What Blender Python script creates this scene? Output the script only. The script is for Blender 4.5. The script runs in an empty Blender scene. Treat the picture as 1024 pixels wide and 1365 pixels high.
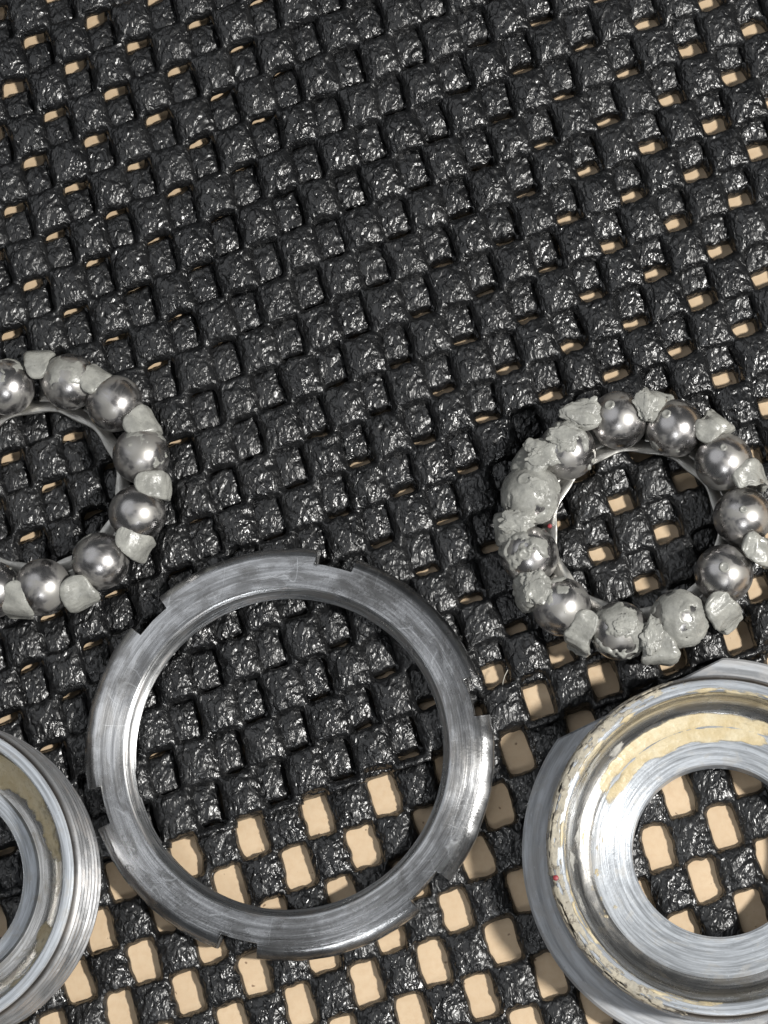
import bpy, bmesh, math, random
import numpy as np
from mathutils import Matrix, Vector

MM = 0.001
scene = bpy.context.scene
COL = scene.collection

# ------------------------------------------------------------------ camera
F_PX, CX, CY = 3600.0, 512.0, 682.5            # focal length and centre in photo pixels
NADIR = (880.0, 1430.0)                        # where straight-down lies in the photo
_n = np.array([NADIR[0] - CX, -(NADIR[1] - CY), -F_PX]); _n /= np.linalg.norm(_n)
_wz = -_n
_wx = np.array([1.0, 0, 0]); _wx -= (_wx @ _wz) * _wz; _wx /= np.linalg.norm(_wx)
_wy = np.cross(_wz, _wx)
RW = np.array([_wx, _wy, _wz])                 # camera -> world
CLOC = np.array([0, 0, 2.0]) + 300.0 * (RW @ np.array([0, 0, 1.0]))   # mm


def at(px, py, z):
    """photo pixel -> point (mm) on the level plane at height z"""
    d = RW @ np.array([px - CX, -(py - CY), -F_PX])
    return CLOC + d * ((z - CLOC[2]) / d[2])


cam_data = bpy.data.cameras.new('camera')
cam = bpy.data.objects.new('camera', cam_data)
COL.objects.link(cam)
cam_data.sensor_fit = 'HORIZONTAL'
cam_data.sensor_width = 36.0
cam_data.lens = 36.0 * F_PX / 1024.0
cam_data.clip_start = 0.01
cam_data.clip_end = 20.0
m4 = Matrix.Identity(4)
for i in range(3):
    for j in range(3):
        m4[i][j] = RW[i][j]
    m4[i][3] = CLOC[i] * MM
cam.matrix_world = m4
scene.camera = cam

# ------------------------------------------------------------------ light
world = bpy.data.worlds.new('World')
scene.world = world
world.use_nodes = True
wn, wl = world.node_tree.nodes, world.node_tree.links
wn.clear()
w_out = wn.new('ShaderNodeOutputWorld')
w_bg = wn.new('ShaderNodeBackground')
w_bg.inputs['Color'].default_value = (0.92, 0.96, 1.0, 1)
w_bg.inputs['Strength'].default_value = 0.08
wl.new(w_bg.outputs[0], w_out.inputs[0])


def area_lamp(name, az, el, dist, size, power, color, aim=(0.0, -5.0, 3.0)):
    ld = bpy.data.lights.new(name, 'AREA')
    ld.shape = 'DISK'
    ld.size = size
    ld.energy = power
    ld.color = color
    o = bpy.data.objects.new(name, ld)
    COL.objects.link(o)
    a, e = math.radians(az), math.radians(el)
    d = Vector((math.cos(a) * math.cos(e), math.sin(a) * math.cos(e), math.sin(e)))
    o.location = Vector(aim) * MM + d * dist
    o.rotation_euler = d.to_track_quat('Z', 'Y').to_euler()
    return o


area_lamp('work_lamp', -12, 49, 0.75, 0.06, 7.6, (1.0, 0.98, 0.94))
area_lamp('bench_lamp', -82, 50, 0.75, 0.16, 0.8, (0.96, 0.98, 1.0))
area_lamp('fill_lamp', 150, 58, 1.3, 1.4, 3.4, (0.95, 0.97, 1.0))  # broad fill added to brighten the metal, not a known lamp

scene.view_settings.view_transform = 'Standard'
scene.view_settings.look = 'None'
scene.view_settings.exposure = 0.0
scene.view_settings.gamma = 1.0
scene.view_settings.use_curve_mapping = False


# ------------------------------------------------------------------ helpers
def _hash(ix, iy, iz, seed):
    h = (ix.astype(np.int64) * 374761393 + iy.astype(np.int64) * 668265263
         + iz.astype(np.int64) * 2147483647 + seed * 974634777) & 0xFFFFFFFF
    h = ((h ^ (h >> 13)) * 1274126177) & 0xFFFFFFFF
    h = ((h ^ (h >> 16)) * 2246822519) & 0xFFFFFFFF
    return ((h ^ (h >> 15)) & 0xFFFFFF).astype(np.float64) / 0xFFFFFF * 2 - 1


def vnoise(p, seed=0):
    """smooth value noise in -1..1, p is (n,3)"""
    f = np.floor(p); t = p - f
    t = t * t * t * (t * (t * 6 - 15) + 10)
    i = f.astype(np.int64)
    r = 0
    for dx in (0, 1):
        for dy in (0, 1):
            for dz in (0, 1):
                w = (t[:, 0] if dx else 1 - t[:, 0]) * (t[:, 1] if dy else 1 - t[:, 1]) * (t[:, 2] if dz else 1 - t[:, 2])
                r = r + w * _hash(i[:, 0] + dx, i[:, 1] + dy, i[:, 2] + dz, seed)
    return r


def fbm(p, seed=0, octaves=3, gain=0.5):
    r, a, s = 0, 1.0, 0.0
    for k in range(octaves):
        r = r + a * vnoise(p * (2.03 ** k) + 17.3 * k, seed + k)
        s += a; a *= gain
    return r / s


def sstep(a, b, x):
    t = np.clip((x - a) / (b - a), 0, 1)
    return t * t * (3 - 2 * t)


def obj(name, verts, faces, mat, parent=None, smooth=True):
    """verts in mm, one mesh object"""
    me = bpy.data.meshes.new(name)
    v = np.asarray(verts, dtype=np.float64) * MM
    if isinstance(faces, np.ndarray):
        n = len(faces); k = faces.shape[1]
        me.vertices.add(len(v)); me.vertices.foreach_set('co', v.ravel())
        me.loops.add(n * k); me.loops.foreach_set('vertex_index', faces.ravel().astype(np.int32))
        me.polygons.add(n)
        me.polygons.foreach_set('loop_start', np.arange(0, n * k, k, dtype=np.int32))
        me.polygons.foreach_set('loop_total', np.full(n, k, dtype=np.int32))
        me.update(calc_edges=True)
    else:
        me.from_pydata([tuple(q) for q in v], [], [tuple(f) for f in faces])
    me.validate()
    me.polygons.foreach_set('use_smooth', np.full(len(me.polygons), smooth))
    me.materials.append(mat)
    o = bpy.data.objects.new(name, me)
    COL.objects.link(o)
    if parent:
        o.parent = parent
    return o


def sharp(o, deg=35):
    o.data.set_sharp_from_angle(angle=math.radians(deg))
    return o


def empty(name, loc, rot=(0, 0, 0)):
    o = bpy.data.objects.new(name, None)
    o.empty_display_size = 0.005
    COL.objects.link(o)
    o.location = Vector(loc) * MM
    o.rotation_euler = rot
    return o


def tag(o, label, cat=None, group=None, kind=None):
    if label: o['label'] = label
    if cat: o['category'] = cat
    if group: o['group'] = group
    if kind: o['kind'] = kind
    return o


# ------------------------------------------------------------------ materials
class NT:
    def __init__(self, name):
        self.m = bpy.data.materials.new(name)
        self.m.use_nodes = True
        self.t = self.m.node_tree
        self.n, self.l = self.t.nodes, self.t.links
        self.b = self.n['Principled BSDF']
        tc = self.n.new('ShaderNodeTexCoord')
        mp = self.n.new('ShaderNodeVectorMath'); mp.operation = 'SCALE'
        mp.inputs['Scale'].default_value = 1000.0         # texture space in mm
        self.l.new(tc.outputs['Object'], mp.inputs[0])
        self.co = mp.outputs[0]

    def set(self, **k):
        for a, v in k.items():
            self.inp(self.b.inputs[a.replace('_', ' ')], v)

    def inp(self, sock, v):
        if isinstance(v, bpy.types.NodeSocket): self.l.new(v, sock)
        elif isinstance(v, tuple) and len(v) == 3 and sock.type == 'RGBA': sock.default_value = (*v, 1)
        else: sock.default_value = v

    def noise(self, scale, detail=3, rough=0.55, vec=None, dist=0.0):
        n = self.n.new('ShaderNodeTexNoise')
        n.inputs['Scale'].default_value = scale
        n.inputs['Detail'].default_value = detail
        n.inputs['Roughness'].default_value = rough
        n.inputs['Distortion'].default_value = dist
        self.l.new(vec or self.co, n.inputs['Vector'])
        return n.outputs['Fac']

    def voronoi(self, scale, vec=None, feature='F1'):
        n = self.n.new('ShaderNodeTexVoronoi')
        n.feature = feature
        n.inputs['Scale'].default_value = scale
        self.l.new(vec or self.co, n.inputs['Vector'])
        return n.outputs['Distance']

    def ramp(self, fac, a, b, lo=0.0, hi=1.0):
        n = self.n.new('ShaderNodeMapRange')
        n.interpolation_type = 'SMOOTHSTEP'
        self.inp(n.inputs['Value'], fac)
        n.inputs['From Min'].default_value = a; n.inputs['From Max'].default_value = b
        self.inp(n.inputs['To Min'], lo); self.inp(n.inputs['To Max'], hi)
        return n.outputs[0]

    def math(self, op, a, b=0.0, c=0.0):
        n = self.n.new('ShaderNodeMath'); n.operation = op
        self.inp(n.inputs[0], a); self.inp(n.inputs[1], b); self.inp(n.inputs[2], c)
        return n.outputs[0]

    def mix(self, fac, a, b):
        n = self.n.new('ShaderNodeMix'); n.data_type = 'RGBA'
        self.inp(n.inputs[0], fac); self.inp(n.inputs[6], a); self.inp(n.inputs[7], b)
        return n.outputs[2]

    def vec(self, x, y, z):
        n = self.n.new('ShaderNodeCombineXYZ')
        self.inp(n.inputs[0], x); self.inp(n.inputs[1], y); self.inp(n.inputs[2], z)
        return n.outputs[0]

    def scaled(self, sx, sy, sz, rot=0.0):
        n = self.n.new('ShaderNodeMapping')
        self.l.new(self.co, n.inputs['Vector'])
        n.inputs['Scale'].default_value = (sx, sy, sz)
        n.inputs['Rotation'].default_value = (0, 0, rot)
        return n.outputs[0]

    def polar(self):
        s = self.n.new('ShaderNodeSeparateXYZ'); self.l.new(self.co, s.inputs[0])
        r = self.math('SQRT', self.math('ADD', self.math('MULTIPLY', s.outputs[0], s.outputs[0]),
                                        self.math('MULTIPLY', s.outputs[1], s.outputs[1])))
        c = self.math('DIVIDE', s.outputs[0], r); d = self.math('DIVIDE', s.outputs[1], r)
        return r, c, d, s.outputs[2]

    def bump(self, h, dist_mm, strength=1.0, normal=None):
        n = self.n.new('ShaderNodeBump')
        n.inputs['Strength'].default_value = strength
        n.inputs['Distance'].default_value = dist_mm * MM
        self.l.new(h, n.inputs['Height'])
        if normal: self.l.new(normal, n.inputs['Normal'])
        return n.outputs[0]


def mat_foam():
    q = NT('black_pvc_foam')
    a = q.scaled(1.0, 0.60, 1.0, -0.28)
    n1 = q.noise(1.6, 1.6, 0.5, a, 0.9)
    n2 = q.noise(0.22, 2)
    col = q.mix(q.ramp(n2, 0.35, 0.7), (0.004, 0.0042, 0.0047), (0.009, 0.0093, 0.010))
    q.set(Base_Color=col, Roughness=q.math('ADD', q.ramp(q.noise(0.8, 2), 0.3, 0.7, 0.26, 0.38), q.ramp(q.noise(0.05, 3), 0.35, 0.65, -0.02, 0.06)), Normal=q.bump(n1, 0.34, 0.9))
    q.b.inputs['Specular IOR Level'].default_value = 0.85
    return q.m


def mat_table():
    q = NT('beige_laminate')
    n = q.noise(0.12, 4)
    grain = q.noise(1.4, 5, 0.6)
    col = q.mix(q.ramp(n, 0.35, 0.65), (0.60, 0.455, 0.30), (0.65, 0.50, 0.335))
    col = q.mix(q.ramp(grain, 0.35, 0.75, 0.0, 0.34), col, (0.52, 0.35, 0.20))
    pits = q.ramp(q.noise(1.15, 1, 0.4), 0.735, 0.78)
    col = q.mix(q.math('MULTIPLY', pits, 0.75), col, (0.16, 0.09, 0.05))
    lines = q.noise(0.7, 3, 0.5, q.scaled(0.25, 2.6, 1.0, -0.3))
    q.set(Base_Color=col, Roughness=0.48,
          Normal=q.bump(q.math('SUBTRACT', q.math('ADD', grain, q.math('MULTIPLY', lines, 0.6)), pits), 0.05, 0.5))
    return q.m


def turned_metal(name, base, rough, line_amp, line_scale=5.0, stain=None, stain_rng=(0.5, 0.62), aniso=0.55, pit=0.5, stain_mix=0.8, root=None, metal=1.0, scratch=0.0):
    """lathe-turned steel: concentric tool marks, worn patches, small pits"""
    q = NT(name)
    r, c, d, z = q.polar()
    rz = q.math('ADD', r, q.math('MULTIPLY', z, 0.83))
    vec = q.vec(q.math('MULTIPLY', rz, line_scale), q.math('MULTIPLY', c, 1.4), q.math('MULTIPLY', d, 1.4))
    fine = q.noise(1.0, 4, 0.7, vec)
    vec2 = q.vec(q.math('MULTIPLY', rz, line_scale * 0.25), q.math('MULTIPLY', c, 0.8), q.math('MULTIPLY', d, 0.8))
    broad = q.noise(1.0, 2, 0.5, vec2)
    blot = q.noise(1.0, 5, 0.62, q.vec(q.math('MULTIPLY', rz, 0.75), q.math('MULTIPLY', c, 4.5), q.math('MULTIPLY', d, 4.5)), 0.8)
    scuff = q.noise(1.0, 4, 0.7, q.vec(q.math('MULTIPLY', rz, 2.2), q.math('MULTIPLY', c, 9.0), q.math('MULTIPLY', d, 9.0)), 1.5)
    grit = q.noise(3.3, 4, 0.65)
    col = q.mix(q.ramp(fine, 0.34, 0.66), tuple(x * 0.55 for x in base), tuple(min(1.0, x * 1.12) for x in base))
    if stain:
        col = q.mix(q.ramp(blot, *stain_rng, 0.0, stain_mix), col, stain)
    col = q.mix(q.ramp(scuff, 0.60, 0.72, 0.0, 0.55), col, tuple(min(1.0, x * 1.35) for x in base))
    col = q.mix(q.ramp(grit, 0.62, 0.74, 0.0, pit), col, (0.06, 0.055, 0.05))
    if scratch:
        sl = q.math('ABSOLUTE', q.math('SUBTRACT', q.noise(0.30, 0.5, 0.4, q.scaled(1.0, 0.35, 1.0, 0.7), 0.4), 0.5))
        s2 = q.math('ABSOLUTE', q.math('SUBTRACT', q.noise(0.34, 0.5, 0.4, q.scaled(0.3, 1.0, 1.0, 0.3), 0.3), 0.5))
        lines = q.math('MULTIPLY', q.math('MAXIMUM', q.ramp(sl, 0.0, 0.010, 1.0, 0.0), q.ramp(s2, 0.0, 0.009, 1.0, 0.0)), q.ramp(q.noise(0.25, 3), 0.48, 0.60))
        col = q.mix(q.math('MULTIPLY', lines, scratch), col, (0.85, 0.86, 0.87))
        smut = q.ramp(q.noise(0.17, 4, 0.6), 0.50, 0.66, 0.0, 0.55)
        col = q.mix(smut, col, (0.16, 0.155, 0.15))
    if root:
        col = q.mix(q.ramp(r, root[0], root[1], root[2], 0.0), col, (0.07, 0.062, 0.055))  # groove shade put into the colour, darker towards the thread roots
    rr = q.math('ADD', q.ramp(blot, 0.35, 0.7, rough * 0.8, rough * 1.35), q.math('MULTIPLY', fine, 0.12))
    h = q.math('ADD', q.math('MULTIPLY', fine, 1.0), q.math('ADD', q.math('MULTIPLY', broad, 0.8), q.math('MULTIPLY', grit, 0.35)))
    q.set(Base_Color=col, Metallic=metal, Roughness=rr, Normal=q.bump(h, line_amp, 1.0))
    tg = q.n.new('ShaderNodeTangent'); tg.direction_type = 'RADIAL'; tg.axis = 'Z'
    q.l.new(tg.outputs[0], q.b.inputs['Tangent'])
    q.b.inputs['Anisotropic'].default_value = aniso
    q.b.inputs['Anisotropic Rotation'].default_value = 0.25
    return q.m


def mat_ball():
    q = NT('greasy_ball_steel')
    info = q.n.new('ShaderNodeObjectInfo')
    off = q.n.new('ShaderNodeVectorMath'); off.operation = 'MULTIPLY_ADD'
    cmb = q.vec(info.outputs['Random'], info.outputs['Random'], info.outputs['Random'])
    q.l.new(cmb, off.inputs[0]); off.inputs[1].default_value = (91.0, 47.0, 63.0)
    q.l.new(q.co, off.inputs[2])
    n = q.noise(0.34, 4, 0.6, off.outputs[0], 0.6)
    s = q.noise(1.8, 4, 0.6, off.outputs[0])
    film = q.ramp(n, 0.47, 0.60)
    col = q.mix(q.ramp(s, 0.45, 0.75, 0.0, 0.18), (0.50, 0.485, 0.48), (0.26, 0.245, 0.235))
    col = q.mix(film, col, (0.36, 0.35, 0.33))
    q.set(Base_Color=col, Metallic=q.ramp(n, 0.47, 0.60, 1.0, 0.62),
          Roughness=q.ramp(n, 0.40, 0.60, 0.26, 0.42), Normal=q.bump(n, 0.06, 0.3))
    return q.m


def mat_grease(name, c1, c2, rough=0.32, speck=None, film=False):
    q = NT(name)
    n = q.noise(0.55, 4, 0.6)
    f = q.noise(2.2, 4, 0.6, None, 0.5)
    col = q.mix(q.ramp(n, 0.35, 0.68), c1, c2)
    dk = tuple(x * 0.45 for x in c1)
    col = q.mix(q.ramp(f, 0.60, 0.72, 0.0, 0.25 if film else 0.5), col, dk)
    if speck:
        col = q.mix(q.ramp(q.noise(1.3, 5, 0.7), 0.54, 0.62), col, speck)
    q.set(Base_Color=col, Roughness=q.ramp(f, 0.3, 0.7, rough * 0.7, rough * 1.5), Normal=q.bump(f, 0.10, 0.6))
    if film:
        at_ = q.n.new('ShaderNodeAttribute'); at_.attribute_name = 'film'
        q.set(Alpha=q.ramp(q.math('ADD', at_.outputs['Fac'], q.math('MULTIPLY', q.math('SUBTRACT', f, 0.5), 0.35)), 0.12, 1.0))
    return q.m


M_FOAM = mat_foam()
M_TABLE = mat_table()
M_RING = turned_metal('worn_ring_steel', (0.68, 0.685, 0.695), 0.18, 0.035, 3.2, (0.24, 0.235, 0.23), (0.46, 0.62), 0.85, 0.5, 0.6, scratch=0.75)
M_CUP = turned_metal('turned_cup_steel', (0.56, 0.595, 0.64), 0.32, 0.05, 3.4, (0.45, 0.44, 0.42), (0.52, 0.66), 0.5, 0.35, 0.5, metal=0.5)
M_RACE = turned_metal('polished_race_steel', (0.66, 0.65, 0.63), 0.20, 0.014, 2.2, (0.36, 0.32, 0.26), (0.45, 0.65), 0.25, 0.2, 0.6)
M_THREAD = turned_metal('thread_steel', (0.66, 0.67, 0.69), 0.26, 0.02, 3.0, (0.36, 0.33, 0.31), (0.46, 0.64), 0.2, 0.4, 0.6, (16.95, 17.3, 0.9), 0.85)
M_RTHREAD = turned_metal('ring_thread_steel', (0.62, 0.63, 0.64), 0.24, 0.02, 3.0, (0.36, 0.33, 0.31), (0.46, 0.64), 0.3, 0.4, 0.6)
M_FLANGE = turned_metal('grey_flange_steel', (0.52, 0.54, 0.57), 0.40, 0.012, 1.2, (0.44, 0.43, 0.42), (0.45, 0.6), 0.1, 0.4, 0.5, metal=0.35)
M_CAGE = turned_metal('pressed_cage_steel', (0.58, 0.57, 0.54), 0.34, 0.02, 2.0, (0.44, 0.43, 0.40), (0.42, 0.6), 0.1, 0.4, 0.6)
M_BALL = mat_ball()
M_GREASE = mat_grease('grey_grease', (0.24, 0.24, 0.222), (0.36, 0.36, 0.33), 0.26)
M_YGREASE = mat_grease('yellow_grease', (0.56, 0.46, 0.28), (0.64, 0.56, 0.39), 0.30, film=True)
M_FILM = mat_grease('thin_grey_grease', (0.34, 0.335, 0.31), (0.44, 0.43, 0.40), 0.28, film=True)
M_DIRT = mat_grease('gritty_rim_grease', (0.36, 0.335, 0.28), (0.50, 0.45, 0.35), 0.40, (0.20, 0.175, 0.14), film=True)
M_RED = mat_grease('red_speck', (0.34, 0.05, 0.06), (0.30, 0.06, 0.07), 0.4)
M_FIBRE = mat_grease('pale_fibre', (0.45, 0.43, 0.38), (0.5, 0.48, 0.43), 0.5)

# ------------------------------------------------------------------ table
T = 1.65                  # thickness of one mat layer (mm)
ZT = 1.14                 # the upper mat beds a little into the lower one
H = 300.0
tv = [(x, y, z) for z in (-8.0, 0.0) for x, y in ((-H, -H), (H, -H), (H, H), (-H, H))]
tag(obj('table_top', tv, [(3, 2, 1, 0), (4, 5, 6, 7), (0, 1, 5, 4), (1, 2, 6, 5), (2, 3, 7, 6), (3, 0, 4, 7)], M_TABLE, smooth=False),
    'smooth beige table top showing through the mat holes', 'table', kind='structure')

# ------------------------------------------------------------------ grip mats
# lattice fits: (s, t) counts whole periods; photo pixel of a hole centre
TOP_PTS = [(0, 0, 58.75, 60), (4, 1, 422.75, 52.5), (8.5, 2.5, 845.5, 72.5), (-.5, 2.5, 88.75, 324.75), (8, 5, 880.5, 338.5),
           (3.5, 4.5, 479, 417.75), (4.5, 5.5, 599, 494), (1, 8, 372.8, 860), (.5, 9.5, 374.8, 1037), (2, 8, 463, 833.3)]
LOW_PTS = [(0, 0, 608, 1213.3), (.5, .5, 666.6, 1256.3), (-.5, .5, 578.7, 1285.5), (0, 1, 641.2, 1328.5), (-1.5, .5, 490.8, 1312.9),
           (-1, 1, 547.4, 1350), (.5, -.5, 639.2, 1143), (-1, -1, 483, 1129.3), (1, 1, 731, 1301), (-4.5, -.5, 191.8, 1281.6),
           (-4, 0, 250.4, 1326.6), (-3, 0, 338.3, 1299.2), (-2.5, .5, 400, 1336.3), (-2, -1, 396.9, 1154.7), (-1.5, -1.5, 422, 1088),
           (-2.5, -1.5, 337.9, 1119), (-.5, -1.5, 510, 1057.4), (4, 0, 968.2, 1101.5), (3.5, .5, 939.8, 1173), (3, 0, 878.5, 1130),
           (4, 1, 1002, 1216), (1.5, -1.5, 690, 1003)]
MID_PTS = [(6, -9, 836, 116), (-2.5, -12.5, 38, 37), (-3, -10, 64, 300), (5.5, -6.5, 881, 384), (2, -6, 595, 541), (-.5, -3.5, 455, 884)]


def affine_fit(pts, z, dx=0.0, dy=0.0):
    A = np.array([[1, s, t] for s, t, _, _ in pts])
    B = np.array([at(x + dx, y + dy, z)[:2] for _, _, x, y in pts])
    return np.linalg.lstsq(A, B, rcond=None)[0]


C_TOP = affine_fit(TOP_PTS, ZT + 1.3, -11.5, 3.0)
C_LOW = affine_fit(LOW_PTS, 0.9)
C_MID = affine_fit(MID_PTS, 0.9)


def lin(c, s, t):
    return c[0] + s[:, None] * c[1] + t[:, None] * c[2]


def map_top(s, t):
    return lin(C_TOP, s, t)


def map_low(s, t):
    k = sstep(0.2, 1.4, s)                       # the sheet is bunched up under the cut edge
    w = np.clip((t + 2.22 + 0.95 * k) / (0.50 + 0.6 * k), 0, 1)[:, None]
    return lin(C_MID, s, t) * (1 - w) + lin(C_LOW, s, t) * w


HOLE_S, HOLE_T = 0.39, 0.47        # half size of a hole in half-period cells


def build_mat(name, mapper, i0, i1, j0, j1, z0, seed, keep):
    """net of foam: checkerboard of pillowy pads and open holes. Half-period cells i, j; holes where i+j is even.
    cell (i, j) is centred on s=i/2, t=j/2"""
    ls, lt = [], []
    es, et = 0.5 - HOLE_S, 0.5 - HOLE_T
    in_s = [0, es * .5, es] + list(np.linspace(es, 1 - es, 21)[1:-1]) + [1 - es, 1 - es * .5]
    in_t = [0, et] + list(np.linspace(et, 1 - et, 26)[1:-1]) + [1 - et]
    for i in range(i0, i1): ls += [i - .5 + q for q in in_s]
    for j in range(j0, j1): lt += [j - .5 + q for q in in_t]
    ls.append(i1 - .5); lt += [j1 - .5, j1 - .46, j1 - .40, j1 - .33]
    S, Tt = np.meshgrid(np.array(ls), np.array(lt), indexing='ij')
    ns, nt = S.shape
    S, Tt = S.ravel(), Tt.ravel()
    # faces
    a = (np.arange(ns - 1)[:, None] * nt + np.arange(nt - 1)[None, :]).ravel()
    quads = np.stack([a, a + nt, a + nt + 1, a + 1], 1)
    cs, ct = S[quads].mean(1), Tt[quads].mean(1)
    ci, cj = np.round(cs), np.round(ct)
    hole = ((ci + cj) % 2 == 0) & (np.abs(cs - ci) < HOLE_S) & (np.abs(ct - cj) < HOLE_T)
    quads = quads[~hole]
    # local measures: distance (mm) to the nearest hole edge
    cw = np.linalg.norm(C_TOP[1]) / 2; ch = np.linalg.norm(C_TOP[2]) / 2
    dist = np.full(len(S), 9.0)
    bi, bj = np.round(S), np.round(Tt)
    for di in (-1, 0, 1):
        for dj in (-1, 0, 1):
            hi, hj = bi + di, bj + dj
            ok = ((hi + hj) % 2 == 0)
            ax = np.maximum(np.abs(S - hi) - HOLE_S, 0) * cw
            ay = np.maximum(np.abs(Tt - hj) - HOLE_T, 0) * ch
            dd = np.where(ok, np.hypot(ax, ay), 9.0)
            dist = np.minimum(dist, dd)
    # round the corners of the holes: pull only boundary verts
    hi, hj = bi, bj
    is_h = ((hi + hj) % 2 == 0)
    la, lb = (S - hi) / HOLE_S, (Tt - hj) / HOLE_T
    onb = is_h & (np.maximum(np.abs(la), np.abs(lb)) < 1.0001) & (np.maximum(np.abs(la), np.abs(lb)) > 0.9999)
    k = 1.0 / (np.abs(la) ** 6 + np.abs(lb) ** 6) ** (1 / 6.0)
    S2 = np.where(onb, hi + la * HOLE_S * k, S); T2 = np.where(onb, hj + lb * HOLE_T * k, Tt)
    P2 = np.stack([S2 * .9, T2 * .9, np.zeros_like(S2)], 1)
    S2 = S2 + 0.050 * fbm(P2 * 1.5, seed, 3) + 0.030 * vnoise(P2 * 5.0, seed + 9)
    S2 = S2 + 0.05 * vnoise(P2 * 0.35 + 3.3, seed + 101)
    T2 = T2 + 0.05 * vnoise(P2 * 0.35 + 8.8, seed + 102)
    T2 = T2 + 0.045 * fbm(P2 * 1.5 + 31.7, seed + 3, 3) + 0.028 * vnoise(P2 * 5.0 + 11.0, seed + 12)
    xy = mapper(S2 / 2, T2 / 2)
    # height: rounded rims, puffed pads, wrinkled skin
    rr = 0.55
    q = np.clip(dist / rr, 0, 1)
    rim = np.sqrt(np.clip(1 - (1 - q) ** 2, 0, 1))
    ni, nj = np.round(S), np.round(Tt)
    pad = np.where((ni + nj) % 2 != 0, np.cos(np.pi * np.clip((S - ni), -.5, .5)) * np.cos(np.pi * np.clip(Tt - nj, -.5, .5)), 0)
    P3 = np.concatenate([xy, np.zeros((len(xy), 1))], 1)
    ang = 0.31
    Pr = np.stack([P3[:, 0] * math.cos(ang) - P3[:, 1] * math.sin(ang), P3[:, 0] * math.sin(ang) + P3[:, 1] * math.cos(ang), P3[:, 2]], 1)
    wr = fbm(Pr * np.array([1.25, 0.75, 1]) * 1.35, seed + 20, 3, 0.6)
    wr2 = 1 - np.abs(fbm(Pr * np.array([1.3, 0.7, 1]) * 0.8 + 5.0, seed + 40, 2)) * 2
    crk = (1 - 2.4 * np.abs(fbm(Pr * np.array([1.25, 0.72, 1]) * 1.3 + 2.2 * fbm(Pr * 0.5, seed + 33, 2)[:, None] + 9.0, seed + 44, 2, 0.6)))
    vary = vnoise(np.stack([ni * 3.7, nj * 5.1, np.zeros_like(ni)], 1) + .37, seed + 60)
    z = 0.45 + (T - 0.45 - 0.54) * rim + rim * (0.58 * pad ** 0.58 + 0.10 * wr + 0.05 * wr2 + 0.12 * crk + 0.05 * vary)
    z = z + 0.10 * vnoise(P3 * 0.07, seed + 70) * (1 if z0 > 0 else 0)
    jit = 0.09 * rim[:, None] * np.stack([fbm(Pr * 1.6 + 7, seed + 80, 2), fbm(Pr * 1.6 + 19, seed + 90, 2)], 1)
    V = np.concatenate([xy + jit, (z0 + z)[:, None]], 1)
    fk = keep(V[quads].mean(1))
    quads = quads[fk]
    # skirt along every open edge down to the underside
    e = np.concatenate([quads[:, [0, 1]], quads[:, [1, 2]], quads[:, [2, 3]], quads[:, [3, 0]]])
    es_ = np.sort(e, 1)
    key = es_[:, 0].astype(np.int64) * len(V) + es_[:, 1]
    _, idx, cnt = np.unique(key, return_index=True, return_counts=True)
    be = e[idx[cnt == 1]]
    bv = np.unique(be)
    rings = []
    remap = {}
    Vs = [V]
    prev = np.arange(len(V))
    base = len(V)
    faces = [quads]
    for lev in (0.28, 0.0):
        nv = V[bv].copy(); nv[:, 2] = z0 + lev + 0.02
        new = np.full(len(V), -1); new[bv] = base + np.arange(len(bv))
        faces.append(np.stack([be[:, 1] if lev == 0.28 else prev[be[:, 1]], be[:, 0] if lev == 0.28 else prev[be[:, 0]], new[be[:, 0]], new[be[:, 1]]], 1))
        Vs.append(nv); prev = new; base += len(bv)
    V = np.concatenate(Vs); Q = np.concatenate(faces)
    used = np.unique(Q); mp = np.full(len(V), -1); mp[used] = np.arange(len(used))
    Q = mp[Q][:, ::-1]
    return obj(name, V[used], Q, M_FOAM)


def window(c):
    # only as much mat as the photograph shows, plus a margin
    return (c[:, 0] > -56) & (c[:, 0] < 56) & (c[:, 1] > -68) & (c[:, 1] < 66)


low_mat = build_mat('grip_mat', map_low, -27, 21, -31, 10, 0.0, 5, window)
tag(low_mat, 'black foam grip mat lying flat on the beige table under everything', 'mat', 'black foam grip mats')
top_mat = build_mat('grip_mat', map_top, -15, 31, -10, 20, ZT, 105, window)
tag(top_mat, 'second black foam grip mat laid on top, its cut edge running beneath the slotted ring', 'mat', 'black foam grip mats')

Z2 = ZT + T                 # top of the double layer


# ------------------------------------------------------------------ lathe helper
def lathe(name, prof, mat, parent, n=256, seed=0, wob=0.0, thetas=None, rfun=None, deg=35):
    """revolve an open profile [(r, z)...] about local z. rfun(theta, r, z) -> r may cut slots"""
    th = np.linspace(0, 2 * math.pi, n, endpoint=False) if thetas is None else np.asarray(thetas)
    P = np.array(prof, float)
    R = np.repeat(P[None, :, 0], len(th), 0); Z = np.repeat(P[None, :, 1], len(th), 0)
    if rfun is not None:
        R = rfun(th, R, Z)
    X = R * np.cos(th)[:, None]; Y = R * np.sin(th)[:, None]
    V = np.stack([X, Y, Z], 2).reshape(-1, 3)
    if wob:
        nz = fbm(V * 1.7, seed, 3)
        V = V + wob * nz[:, None] * np.array([0.4, 0.4, 1.0])
    k = len(P); m = len(th)
    a = np.arange(m); b = (a + 1) % m
    f = []
    for j in range(k - 1):
        f.append(np.stack([a * k + j, b * k + j, b * k + j + 1, a * k + j + 1], 1))
    o = obj(name, V, np.concatenate(f), mat, parent)
    return sharp(o, deg)


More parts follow.
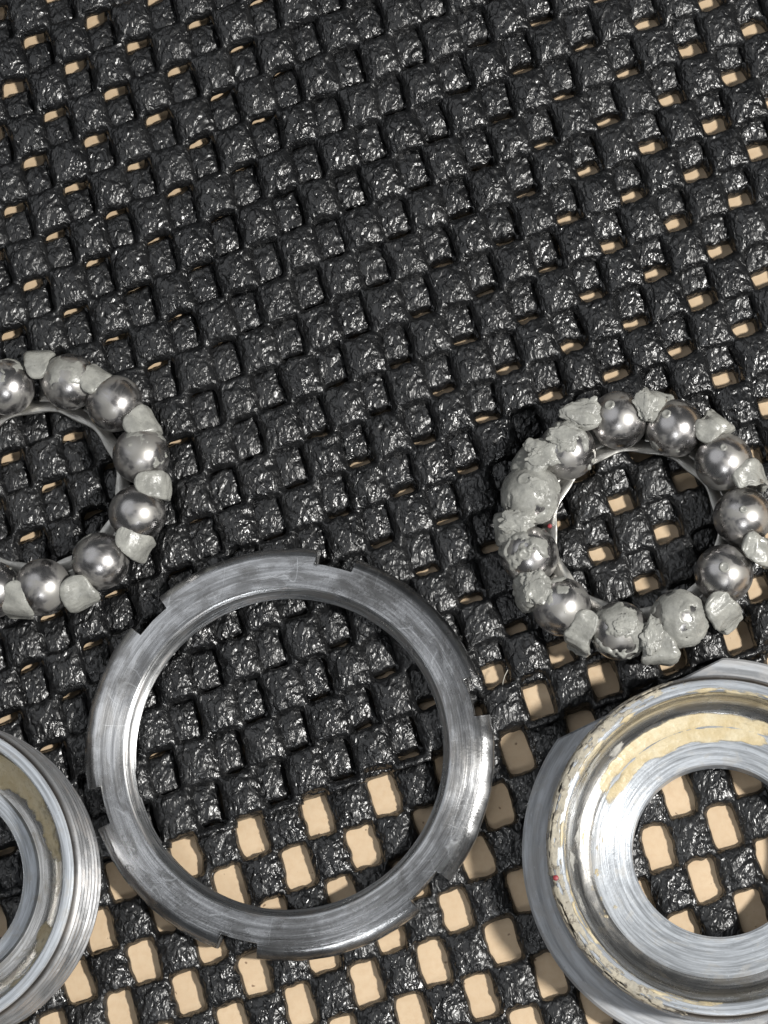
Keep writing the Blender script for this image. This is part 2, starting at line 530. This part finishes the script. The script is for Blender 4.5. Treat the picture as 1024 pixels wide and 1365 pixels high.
def thread_profile(r_top, r_root, z_a, z_b, pitch=1.06):
    """zigzag of thread crests from z_a to z_b"""
    n = max(1, int(round(abs(z_b - z_a) / pitch)))
    dz = (z_b - z_a) / n
    out = []
    for i in range(n):
        z = z_a + i * dz
        out += [(r_root, z), (r_root, z + dz * .12), (r_top, z + dz * .46), (r_top, z + dz * .64)]
    out.append((r_root, z_b))
    return out


def smear(name, fsurf, mat, parent, a0, a1, na, nb, thick, thr, seed, freq, bias=None):
    """grease film over a surface of revolution: fsurf(b in 0..1) -> (r, z, nr, nz); sinks below the metal where the film is absent"""
    th = np.linspace(a0, a1, na)
    bb = np.linspace(0, 1, nb)
    r, z, nr, nz = [np.array(v) for v in zip(*[fsurf(b) for b in bb])]
    A, B = np.meshgrid(th, np.arange(nb), indexing='ij')
    A = A.ravel(); B = B.ravel()
    base = np.stack([r[B] * np.cos(A), r[B] * np.sin(A), z[B]], 1)
    nrm = np.stack([nr[B] * np.cos(A), nr[B] * np.sin(A), nz[B]], 1)
    st = np.stack([A * 16 * freq * 0.5, bb[B] * 5 * freq, np.full(len(A), seed * 3.1)], 1)
    f = fbm(st, seed, 4, 0.55)
    edge_a = np.minimum(A - a0, a1 - A) / (a1 - a0)
    edge_b = np.minimum(bb[B], 1 - bb[B])
    f = f - 0.9 * (1 - sstep(0.0, 0.12, edge_a)) - 0.9 * (1 - sstep(0.0, 0.2, edge_b))
    if bias is not None: f = f + bias(A, bb[B])
    t = thick * sstep(thr, thr + 0.30, f) * (1 + 0.7 * fbm(base * 1.3, seed + 5, 3)) - 0.12 * (1 - sstep(thr - 0.08, thr + 0.04, f)) + 0.01
    V = base + nrm * t[:, None]
    a = (np.arange(na - 1)[:, None] * nb + np.arange(nb - 1)[None, :]).ravel()
    q = np.stack([a, a + nb, a + nb + 1, a + 1], 1)
    fm = f[q].max(1) > thr - 0.25
    q = q[fm]
    used = np.unique(q); mp = np.full(len(V), -1); mp[used] = np.arange(len(used))
    o = obj(name, V[used], mp[q], mat, parent)
    at_ = o.data.attributes.new('film', 'FLOAT', 'POINT')
    at_.data.foreach_set('value', sstep(thr - 0.12, thr + 0.45, f)[used].astype(np.float32))
    return o


# ------------------------------------------------------------------ slotted lock ring
RING_H = 3.3
pc = at(383, 1001, Z2 + 1.6)
ring = empty('lock_ring', (pc[0], pc[1], Z2 - 1.05), (math.radians(2.6), 0, 0))
tag(ring, 'worn steel lock ring with six notches round its outer edge', 'ring')
NOTCH = [math.radians(15.6 + 60 * k) for k in range(6)]
HALF = 2.15 / 21.5
ths = []
base_t = np.linspace(0, 2 * math.pi, 360, endpoint=False)
for t in base_t:
    if min(abs((t - c + math.pi) % (2 * math.pi) - math.pi) for c in NOTCH) > HALF + 0.004:
        ths.append(t)
EPS = 0.0015
for c in NOTCH:
    for d in (-HALF - EPS, -HALF + EPS, -HALF * .5, 0, HALF * .5, HALF - EPS, HALF + EPS):
        ths.append((c + d) % (2 * math.pi))
ths = np.array(sorted(ths))


def notch_r(th, R, Z):
    inn = np.zeros(len(th), bool)
    for c in NOTCH:
        inn |= np.abs((th - c + math.pi) % (2 * math.pi) - math.pi) < HALF
    chip = 0.05 * vnoise(np.stack([np.cos(th) * 14, np.sin(th) * 14, th * 0], 1), 3)
    R = R + np.where(R > 20.5, chip[:, None], 0)
    return np.where(inn[:, None], np.minimum(R, 20.75 + 0.4 * chip[:, None]), R)


outer = [(17.95, RING_H - .05), (18.6, RING_H), (19.4, RING_H - .02), (20.4, RING_H - .05), (20.72, RING_H - .06), (21.2, RING_H - .10), (21.5, RING_H - .16),
         (21.95, RING_H - .5), (22.25, RING_H - .8), (22.4, RING_H - 1.05), (22.42, 1.0), (22.3, .35), (21.9, 0.0), (19.0, 0.0), (17.9, 0.0)]
lathe('ring_body', outer[::-1], M_RING, ring, thetas=ths, rfun=notch_r)
inner = [(17.9, 0.0)] + thread_profile(16.95, 17.5, 0.35, RING_H - .75) + [(17.2, RING_H - .62), (17.45, RING_H - .45), (17.5, RING_H - .36), (17.7, RING_H - .25), (17.74, RING_H - .12), (17.95, RING_H - .05)]
lathe('inner_thread', inner, M_RTHREAD, ring, n=300)


# ------------------------------------------------------------------ bearing cups
def arc(cr, cz, rad, a0, a1, n):
    return [(cr + rad * math.cos(math.radians(a0 + (a1 - a0) * i / n)), cz + rad * math.sin(math.radians(a0 + (a1 - a0) * i / n))) for i in range(n + 1)]


def cup(name, loc, rot, label, flanged, hgt):
    e = empty(name, loc, rot)
    tag(e, label, 'bearing cup', 'bearing cups')
    fl = 2.4 if flanged else 0.6
    floor = hgt - 6.6
    race_c, race_r = ((12.7, floor + 3.5), 2.9) if flanged else ((11.25, floor + 4.3), 4.3)
    # outside thread from the flange up to the rim
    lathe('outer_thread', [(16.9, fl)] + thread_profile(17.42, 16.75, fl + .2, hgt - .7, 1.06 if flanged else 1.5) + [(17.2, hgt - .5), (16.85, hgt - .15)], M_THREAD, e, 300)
    lathe('rim', [(16.85, hgt - .15), (16.75, hgt - .03), (16.6, hgt), (15.95, hgt), (15.75, hgt - .05), (15.6, hgt - .25)], M_CUP, e, 256)
    wall = [(15.6, hgt - .25), (15.6, hgt - .9), (15.55, floor + 4.6)] + arc(race_c[0], race_c[1], race_r, 12 if flanged else 2, -85, 20)
    lathe('ball_race', wall, M_RACE, e, 256, deg=60)
    lip = [(13.0, floor + .62), (12.7, floor + .75), (12.4, floor + .72), (11.4, floor + .62), (10.4, floor + .5), (9.75, floor + .42), (9.0, floor + .34), (8.8, floor + .15), (8.75, floor - .4), (8.75, 0.3), (9.3, 0.0)]
    if not flanged:
        lip = [(11.6, floor + .02), (11.4, floor + .3), (11.1, floor + .38), (10.4, floor + .32), (10.0, floor + .2), (9.8, floor), (9.75, floor - .4), (9.75, 0.3), (10.1, 0.0)]
    lathe('floor', lip, M_CUP, e, 256)
    lathe('underside', [(10.1, 0.0), (16.9, 0.0), (16.9, fl)] if not flanged else [(9.3, 0.0), (17.0, 0.0)], M_FLANGE, e, 128)
    if flanged:
        FA = [math.radians(115.5), math.radians(295.5)]

        def flats(th, R, Z):
            lim = np.full(len(th), 99.0)
            for a in FA:
                d = (th - a + math.pi) % (2 * math.pi) - math.pi
                lim = np.where(np.abs(d) < 1.2, np.minimum(lim, 17.75 / np.maximum(np.cos(d), 0.2)), lim)
            off = 20.2 - R
            return np.where(R > 17.3, np.minimum(R, lim[:, None] - off * 0.9), R)
        lathe('flange', [(17.0, 0.0), (19.9, 0.0), (20.2, 0.3), (20.2, fl - .3), (19.95, fl - .03), (19.7, fl), (16.9, fl)], M_FLANGE, e, 360, rfun=flats)
    return e, floor


pr = at(959, 1127, T + 10.0)
cup_r, fr = cup('bearing_cup', (pr[0], pr[1], T - .05), (math.radians(0.0), 0, 0),
                'steel bearing cup with a wide flat-sided flange and yellow grease inside', True, 9.9)
cup_r.scale = (1.03, 1.03, 1.0)
pl = at(-107, 1166, Z2 + 11.5)
cup_l, fL = cup('bearing_cup', (pl[0], pl[1], Z2 - .25), (math.radians(1.2), math.radians(-1.0), 0),
                'flangeless steel bearing cup with fine outside threads touching the slotted ring', False, 12.2)


def lerp_surf(pts):
    pts = np.array(pts, float)
    seg = np.hypot(*np.diff(pts, axis=0).T); cum = np.concatenate([[0], np.cumsum(seg)]) / seg.sum()

    def f(b):
        r = np.interp(b, cum, pts[:, 0]); z = np.interp(b, cum, pts[:, 1])
        b0, b1 = max(0, b - .03), min(1, b + .03)
        dr = np.interp(b1, cum, pts[:, 0]) - np.interp(b0, cum, pts[:, 0]); dz = np.interp(b1, cum, pts[:, 1]) - np.interp(b0, cum, pts[:, 1])
        L = math.hypot(dr, dz) + 1e-9
        return r, z, -dz / L, dr / L       # left of travel
    return f


D = math.radians
# travel outward along the floor / upward the wall keeps the normal facing up and inward
floor_band = lerp_surf([(11.1, fr + .58), (12.4, fr + .72), (12.95, fr + .64), (13.6, fr + .74), (14.4, fr + 1.15)])
smear('floor_grease', floor_band, M_YGREASE, cup_r, D(60), D(162), 300, 40, 0.05, -0.45, 4, 0.55, lambda A, b: 0.35 * np.cos((A - D(108)) * 2.2))
smear('floor_grease', floor_band, M_YGREASE, cup_r, D(165), D(215), 120, 20, 0.06, 0.12, 14, 1.2)
wall_band = lerp_surf([(15.55, fr + 4.9), (15.6, 9.0), (15.62, 9.66), (15.9, 9.9), (16.3, 9.92)])
smear('rim_grease', wall_band, M_YGREASE, cup_r, D(40), D(290), 600, 30, 0.09, -0.14, 7, 0.7)
rim_band = lerp_surf([(15.9, 9.93), (16.8, 9.93), (17.15, 9.75), (17.4, 9.2), (17.4, 8.6)])
smear('rim_grime', lerp_surf([(15.75, 9.88), (16.2, 9.9), (16.8, 9.9), (17.1, 9.72), (17.3, 9.45), (17.42, 9.0)]), M_DIRT, cup_r, D(98), D(264), 700, 36, 0.055, -0.40, 9, 2.2)
smear('race_grease', lerp_surf(arc(12.7, fr + 3.5, 2.9, -70, 8, 14)), M_FILM, cup_r, D(120), D(235), 240, 26, 0.07, 0.12, 21, 0.9)
# yellow-brown grease in the other cup
smear('race_grease', lerp_surf(arc(11.25, fL + 4.3, 4.3, -82, -8, 16)), M_YGREASE, cup_l, D(-15), D(85), 220, 30, 0.12, -0.25, 31, 0.5, lambda A, b: 0.5 * np.cos((A - D(52)) * 2.0) - 0.25)
smear('race_grease', lerp_surf(arc(11.25, fL + 4.3, 4.3, -80, -10, 14)), M_YGREASE, cup_l, D(-85), D(-15), 180, 26, 0.06, -0.08, 33, 0.6)


# ------------------------------------------------------------------ caged ball bearings
RB = 3.175


def ico(sub):
    bm = bmesh.new(); bmesh.ops.create_icosphere(bm, subdivisions=sub, radius=1.0)
    v = np.array([q.co[:] for q in bm.verts]); f = np.array([[w.index for w in q.verts] for q in bm.faces]); bm.free()
    return v, f


IV, IF = ico(6)
SV, SF = ico(5)


def grease_on_ball(parent, seed, cover, thick, direction=(0, 0, 1), dots=(), mat=None):
    """displaced shell: pokes out of the ball where grease sits, sinks under the steel elsewhere"""
    d = np.array(direction, float); d /= np.linalg.norm(d)
    n = fbm(IV * 1.9 + seed * 7.7, seed, 4, 0.5)
    f = n + 0.55 * (IV @ d) - 0.55
    thr = -cover
    t = thick * sstep(thr, thr + 0.22, f) * (1 + 0.55 * fbm(IV * 2.2 + 3, seed + 8, 2) + 0.25 * np.round(fbm(IV * 2.6 + 8, seed + 6, 1) * 3) / 3) - 0.10 * (1 - sstep(thr - .06, thr + .03, f))
    for (dx, dy, rad) in dots:                      # round dimpled dots left where the race pressed
        c = np.array([dx, dy, math.sqrt(max(0.0, 1 - dx * dx - dy * dy))])
        ds = np.linalg.norm(IV - c, axis=1) * RB
        t = np.maximum(t, 0.14 * (1 - sstep(rad * .8, rad, ds)) - 0.05) + 0.10 * np.exp(-((ds - rad * .72) / 0.13) ** 2) - 0.05 * np.exp(-(ds / (rad * .45)) ** 2)
    V = IV * (RB + t)[:, None]
    keep = (t[IF] > -0.085).any(1)
    q = IF[keep]
    if not len(q): return None
    used = np.unique(q); mp = np.full(len(V), -1); mp[used] = np.arange(len(used))
    return obj('grease', V[used], mp[q], mat or M_GREASE, parent)


def strip(path, widths, thick, nx, ny):
    """bent flat bar following path (r, z) in the radial plane, tangential width; closed, finely divided"""
    P = np.array(path, float)
    seg = np.hypot(*np.diff(P, axis=0).T); cum = np.concatenate([[0], np.cumsum(seg)]); cum /= cum[-1]
    b = np.linspace(0, 1, nx)
    r, z, w = np.interp(b, cum, P[:, 0]), np.interp(b, cum, P[:, 1]), np.interp(b, cum, widths)
    for _ in range(3):                                # soften the bends
        r[1:-1] = (r[:-2] + 2 * r[1:-1] + r[2:]) / 4; z[1:-1] = (z[:-2] + 2 * z[1:-1] + z[2:]) / 4
    dr, dz = np.gradient(r), np.gradient(z); L = np.hypot(dr, dz); nr, nz = -dz / L, dr / L
    ring_v = []
    prof = []
    for k in range(ny): prof.append((-1 + 2 * k / (ny - 1), 1))
    for k in range(ny): prof.append((1 - 2 * k / (ny - 1), -1))
    V, N = [], []
    for i in range(nx):
        for (y, s) in prof:
            V.append((r[i] + nr[i] * s * thick / 2, y * w[i] / 2, z[i] + nz[i] * s * thick / 2))
            N.append((nr[i] * s, 0.6 * y, nz[i] * s))
    m = len(prof)
    Fc = []
    for i in range(nx - 1):
        for k in range(m):
            Fc.append((i * m + k, i * m + (k + 1) % m, (i + 1) * m + (k + 1) % m, (i + 1) * m + k))
    for i in (0, nx - 1):
        for k in range(ny - 1):
            qd = (i * m + k, i * m + k + 1, i * m + m - 2 - k, i * m + m - 1 - k)
            Fc.append(qd[::-1] if i == 0 else qd)
    return np.array(V), np.array(N), np.array(Fc)


def putty(path, widths, thick, nx, m):
    """soft rounded lump along a bent path: superellipse section, closed blunt ends"""
    P = np.array(path, float)
    seg = np.hypot(*np.diff(P, axis=0).T); cum = np.concatenate([[0], np.cumsum(seg)]); cum /= cum[-1]
    b = 0.5 - 0.5 * np.cos(np.linspace(0.06, 1, nx) * math.pi)
    r, z, w = np.interp(b, cum, P[:, 0]), np.interp(b, cum, P[:, 1]), np.interp(b, cum, widths)
    for _ in range(10):
        r[1:-1] = (r[:-2] + 2 * r[1:-1] + r[2:]) / 4; z[1:-1] = (z[:-2] + 2 * z[1:-1] + z[2:]) / 4
    dr, dz = np.gradient(r), np.gradient(z); L = np.hypot(dr, dz) + 1e-9; nr, nz = -dz / L, dr / L
    tip = np.clip((1 - b) / 0.16, 0, 1); cap = np.sqrt(np.clip(1 - (1 - tip) ** 2, 0.0, 1))
    a = np.linspace(0, 2 * math.pi, m, endpoint=False)
    sx = np.sign(np.cos(a)) * np.abs(np.cos(a)) ** 0.40; sz = np.sign(np.sin(a)) * np.abs(np.sin(a)) ** 0.40
    X = r[:, None] + nr[:, None] * sz[None] * thick / 2 * cap[:, None]
    Y = sx[None] * (w * cap)[:, None] / 2
    Z = z[:, None] + nz[:, None] * sz[None] * thick / 2 * cap[:, None]
    V = np.stack([X, Y, Z], 2).reshape(-1, 3)
    N = np.stack([nr[:, None] * np.sin(a)[None], np.repeat(np.cos(a)[None], nx, 0), nz[:, None] * np.sin(a)[None]], 2).reshape(-1, 3)
    N = N * np.repeat(np.clip(cap, .05, 1), m)[:, None]
    i = np.arange(nx - 1)[:, None] * m; k = np.arange(m)[None]; k2 = (np.arange(m)[None] + 1) % m
    F = np.stack([(i + k).ravel(), (i + k2).ravel(), (i + m + k2).ravel(), (i + m + k).ravel()], 1)
    return V, N, F


def rotz(V, a):
    c, s = math.cos(a), math.sin(a)
    V = np.asarray(V)
    return np.stack([V[:, 0] * c - V[:, 1] * s, V[:, 0] * s + V[:, 1] * c, V[:, 2]], 1)


ball_mesh = None


def bearing(centre_px, balls_px, label, seed, coat, tab_len, lump):
    global ball_mesh
    zc = Z2 + RB - 0.12
    c = at(centre_px[0], centre_px[1], zc)
    root = empty('ball_bearing', (c[0], c[1], Z2 - 0.1))
    tag(root, label, 'ball bearing', 'caged ball bearings')
    h0 = zc - (Z2 - 0.1)
    # retainer ring under the balls
    prof = [(8.72, 0.75), (8.78, 0.92), (8.95, 0.98), (9.4, 0.9), (10.2, 0.62), (10.2, 0.3), (9.5, 0.5), (9.0, 0.6), (8.78, 0.62), (8.72, 0.75)]
    ph = math.atan2(*(at(*balls_px[0], zc) - c)[[1, 0]])
    lathe('retainer_ring', [(r, z + .1) for r, z in prof], M_CAGE, root, 220, seed, 0.03,
          rfun=lambda th, R, Z: R + 0.14 * np.cos(len(balls_px) * (th - ph))[:, None] * (R < 9.35) )
    rng = random.Random(seed)
    angs = []
    for k, (px, py) in enumerate(balls_px):
        p = at(px, py, zc) - np.array([c[0], c[1], 0])
        angs.append(math.atan2(p[1], p[0]))
        if ball_mesh is None:
            b = obj('ball', SV * RB, SF, M_BALL, root)
            ball_mesh = b.data
        else:
            b = bpy.data.objects.new('ball', ball_mesh); COL.objects.link(b); b.parent = root
        b.location = Vector((p[0], p[1], h0)) * MM
        cv, tk, dr, dots = coat[k]
        if tk > 0 or dots:
            grease_on_ball(b, seed * 31 + k, cv, tk, dr, dots)
    n = len(angs)
    for k in range(n):
        a0, a1 = angs[k], angs[(k + 1) % n]
        am = a0 + ((a1 - a0 + math.pi) % (2 * math.pi) - math.pi) / 2
        top = h0 + rng.uniform(1.55, 2.05)
        ro = 14.55 + rng.uniform(-.3, .35)
        ri = ro - tab_len + rng.uniform(-.3, .3)
        path = [(10.0, .55), (12.2, .30), (13.8, .5), (14.6, 1.3), (ro, top - 1.6), (ro - .35, top - .6), (ro - 1.4, top), (ri, top + .35)]
        wk = rng.uniform(.82, 1.1)
        wd = [1.2, 1.3, 1.6, 2.1 * wk, 2.6 * wk, 2.75 * wk, 2.5 * wk, rng.uniform(1.2, 1.9)]
        V, N, Fc = strip(path[:-1] + [((path[-1][0] + path[-2][0]) / 2, (path[-1][1] + path[-2][1]) / 2 - .1)], wd, 0.5, 46, 9)
        V = V + 0.05 * N * fbm(V * 1.2 + k * 5.0, seed + 3, 2)[:, None]
        ja = am + rng.uniform(-.045, .045)
        pr_ = obj('prong', rotz(V, ja), Fc, M_CAGE, root)
        # grease clinging to the prong
        V2, N2, F2 = putty(path[3:], [w + .7 for w in wd[3:]], 0.9, 72, 48)
        f = fbm(V2 * 0.55 + k * 9.1 + seed, seed + 11, 2)
        mid = fbm(V2 * 1.3 + k * 3.3, seed + 17, 2)
        fine = fbm(V2 * 3.2 + k * 1.7, seed + 19, 2)
        rid = np.clip(1 - np.abs(fbm(V2 * 0.9 + k * 2.2, seed + 23, 2)) * 5, 0, 1)
        cell = np.round(fbm(V2 * 0.62 + k * 4.1, seed + 37, 1) * 3) / 3          # torn flat facets
        t = lump * (0.05 + 0.45 * f + 0.55 * cell + 0.22 * mid + 0.06 * fine + 0.10 * rid)
        V2 = V2 + N2 * np.clip(t, -0.35, 0.8)[:, None]
        V2[:, 1] += 0.6 * lump * fbm(V2 * 0.45 + k, seed + 29, 2)
        obj('grease', rotz(V2, ja), F2, M_GREASE, pr_)
    return root


def clump(root, px, py, z, rx, ry, rz, seed):
    """torn lump of grease sitting over the balls"""
    p = Vector(at(px, py, z)) - root.location / MM
    n = fbm(IV * 1.15 + seed * 3.7, seed, 3)
    cell = np.round(fbm(IV * 1.6 + seed, seed + 2, 1) * 4) / 4
    spike = np.clip(fbm(IV * 2.3 + seed, seed + 4, 2) - 0.15, 0, 1)
    k = 1 + 0.42 * n + 0.22 * cell + 0.5 * spike + 0.05 * fbm(IV * 6, seed + 5, 2)
    V = IV * k[:, None] * np.array([rx, ry, rz])
    V[:, 2] = np.where(V[:, 2] > rz * .55, rz * .55 + (V[:, 2] - rz * .55) * .45, V[:, 2])
    obj('grease_clump', V + np.array(p), IF, M_GREASE, root)


R_BALLS = [(825, 560), (900, 571), (965, 616), (990, 689), (965, 765), (906, 825), (826, 841), (749, 809), (706, 740), (708, 661), (756, 601)]
NO = -0.9
R_COAT = [(NO, .10, (-.3, -.8, .3), [(-.30, .33, .62)]), (-0.10, .07, (-.6, -.7, .1), [(-.30, .30, .55)]), (NO, .08, (-.3, -.9, .2), [(-.02, .30, .40)]),
          (NO, .08, (0, -.9, .3), [(0.0, .05, .42)]), (NO, .10, (-.5, -.6, .4), [(.0, .05, .62)]), (0.40, .14, (.2, -.1, 1), []),
          (0.16, .20, (.25, -.15, 1), []), (-0.02, .12, (-.5, .6, .6), []), (0.20, .22, (.1, .05, 1), [(-.1, -.15, .7)]),
          (0.50, .24, (-.2, .1, 1), [(-.15, .35, .9)]), (0.26, .24, (.0, .4, 1), [])]
right_b = bearing((848, 701), R_BALLS, 'complete ring of steel balls clogged with thick grey grease lumps', 3, R_COAT, 3.3, 0.62)
for i_, (px_, py_, z_, rx_, ry_, rz_) in enumerate([(722, 606, Z2 + 5.4, 2.0, 1.3, 0.9), (778, 552, Z2 + 5.6, 2.1, 1.6, 0.9), (752, 578, Z2 + 6.1, 1.6, 1.1, 0.6),
                                                   (690, 695, Z2 + 5.0, 1.9, 1.2, 0.9), (716, 650, Z2 + 6.2, 1.3, 1.0, 0.45), (714, 783, Z2 + 5.4, 1.5, 1.7, 0.8),
                                                   (868, 848, Z2 + 5.2, 1.1, 2.0, 0.8), (862, 540, Z2 + 5.6, 1.3, 1.7, 0.7), (834, 832, Z2 + 6.25, 1.2, .9, .4)]):
    clump(right_b, px_, py_, z_, rx_, ry_, rz_, 50 + i_ * 7)

_lc = (47, 645)
L_BALLS = [(188, 607), (153, 538), (93, 509), (9, 516)]
L_BALLS += [(_lc[0] - 107, _lc[1] - 97), (_lc[0] - 142, _lc[1] - 22), (_lc[0] - 133, _lc[1] + 50), (_lc[0] - 92, _lc[1] + 110)]
L_BALLS += [(-10, 786), (57, 783), (134, 748), (183, 685)]
L_BALLS = L_BALLS[:4] + L_BALLS[4:7] + L_BALLS[8:]
L_COAT = [(-0.12, .06, (.7, .5, .4), []), (NO, 0, (0, 0, 1), []), (0.18, .06, (.2, .5, 1), []), (0.05, .06, (0, .8, .8), []),
          (0.1, .1, (0, 0, 1), []), (0.1, .1, (0, 0, 1), []), (0.1, .1, (0, 0, 1), []), (0.1, .1, (0, .3, 1), []),
          (NO, 0, (0, 0, 1), []), (-0.06, .06, (-.4, .9, .3), []), (NO, 0, (0, 0, 1), [])]
bearing(_lc, L_BALLS, 'ring of steel balls with a thin dull grease film, beyond the flangeless cup', 8, L_COAT, 3.0, 0.30)


# ------------------------------------------------------------------ loose fibre caught in the mat
def tube(name, pts, rad, mat):
    P = np.array(pts); m = 6; V = []; Fc = []
    for i, p in enumerate(P):
        d = P[min(i + 1, len(P) - 1)] - P[max(i - 1, 0)]; d /= np.linalg.norm(d)
        u = np.cross(d, [0, 0, 1.0]); u /= np.linalg.norm(u); w = np.cross(u, d)
        for k in range(m):
            a = 2 * math.pi * k / m
            V.append(p + rad * (math.cos(a) * u + math.sin(a) * w))
    for i in range(len(P) - 1):
        for k in range(m):
            Fc.append((i * m + k, i * m + (k + 1) % m, (i + 1) * m + (k + 1) % m, (i + 1) * m + k))
    return obj(name, V, Fc, mat)


fp = [at(677, 893, Z2 - .1), at(673, 901, Z2), at(670.5, 910, Z2 - .2), at(670, 916, Z2 - .9)]
fp2 = []
for i in range(13):
    t = i / 12 * 3; k = min(int(t), 2); fp2.append(fp[k] * (1 - (t - k)) + fp[k + 1] * (t - k))
tag(tube('fibre', fp2, 0.045, M_FIBRE), 'short pale fibre caught on the mat beside the slotted ring', 'fibre')


# ------------------------------------------------------------------ paint specks on the greasy parts
def speck(parent, name, x, y, z, rad, mat, seed):
    v, f = ico(3)
    v = v * (1 + 0.35 * fbm(v * 1.6 + seed, seed, 2))[:, None] * np.array([rad, rad, rad * .5]) + np.array([x, y, z])
    return obj(name, v, f, mat, parent)


a_ = D(190.8)
speck(cup_r, 'red_speck', 16.75 * math.cos(a_), 16.75 * math.sin(a_), 9.98, 0.3, M_RED, 3)
p_ = Vector(at(733, 701, Z2 + 1.2)) - right_b.location / MM
speck(right_b, 'red_speck', p_.x, p_.y, p_.z, 0.24, M_RED, 9)
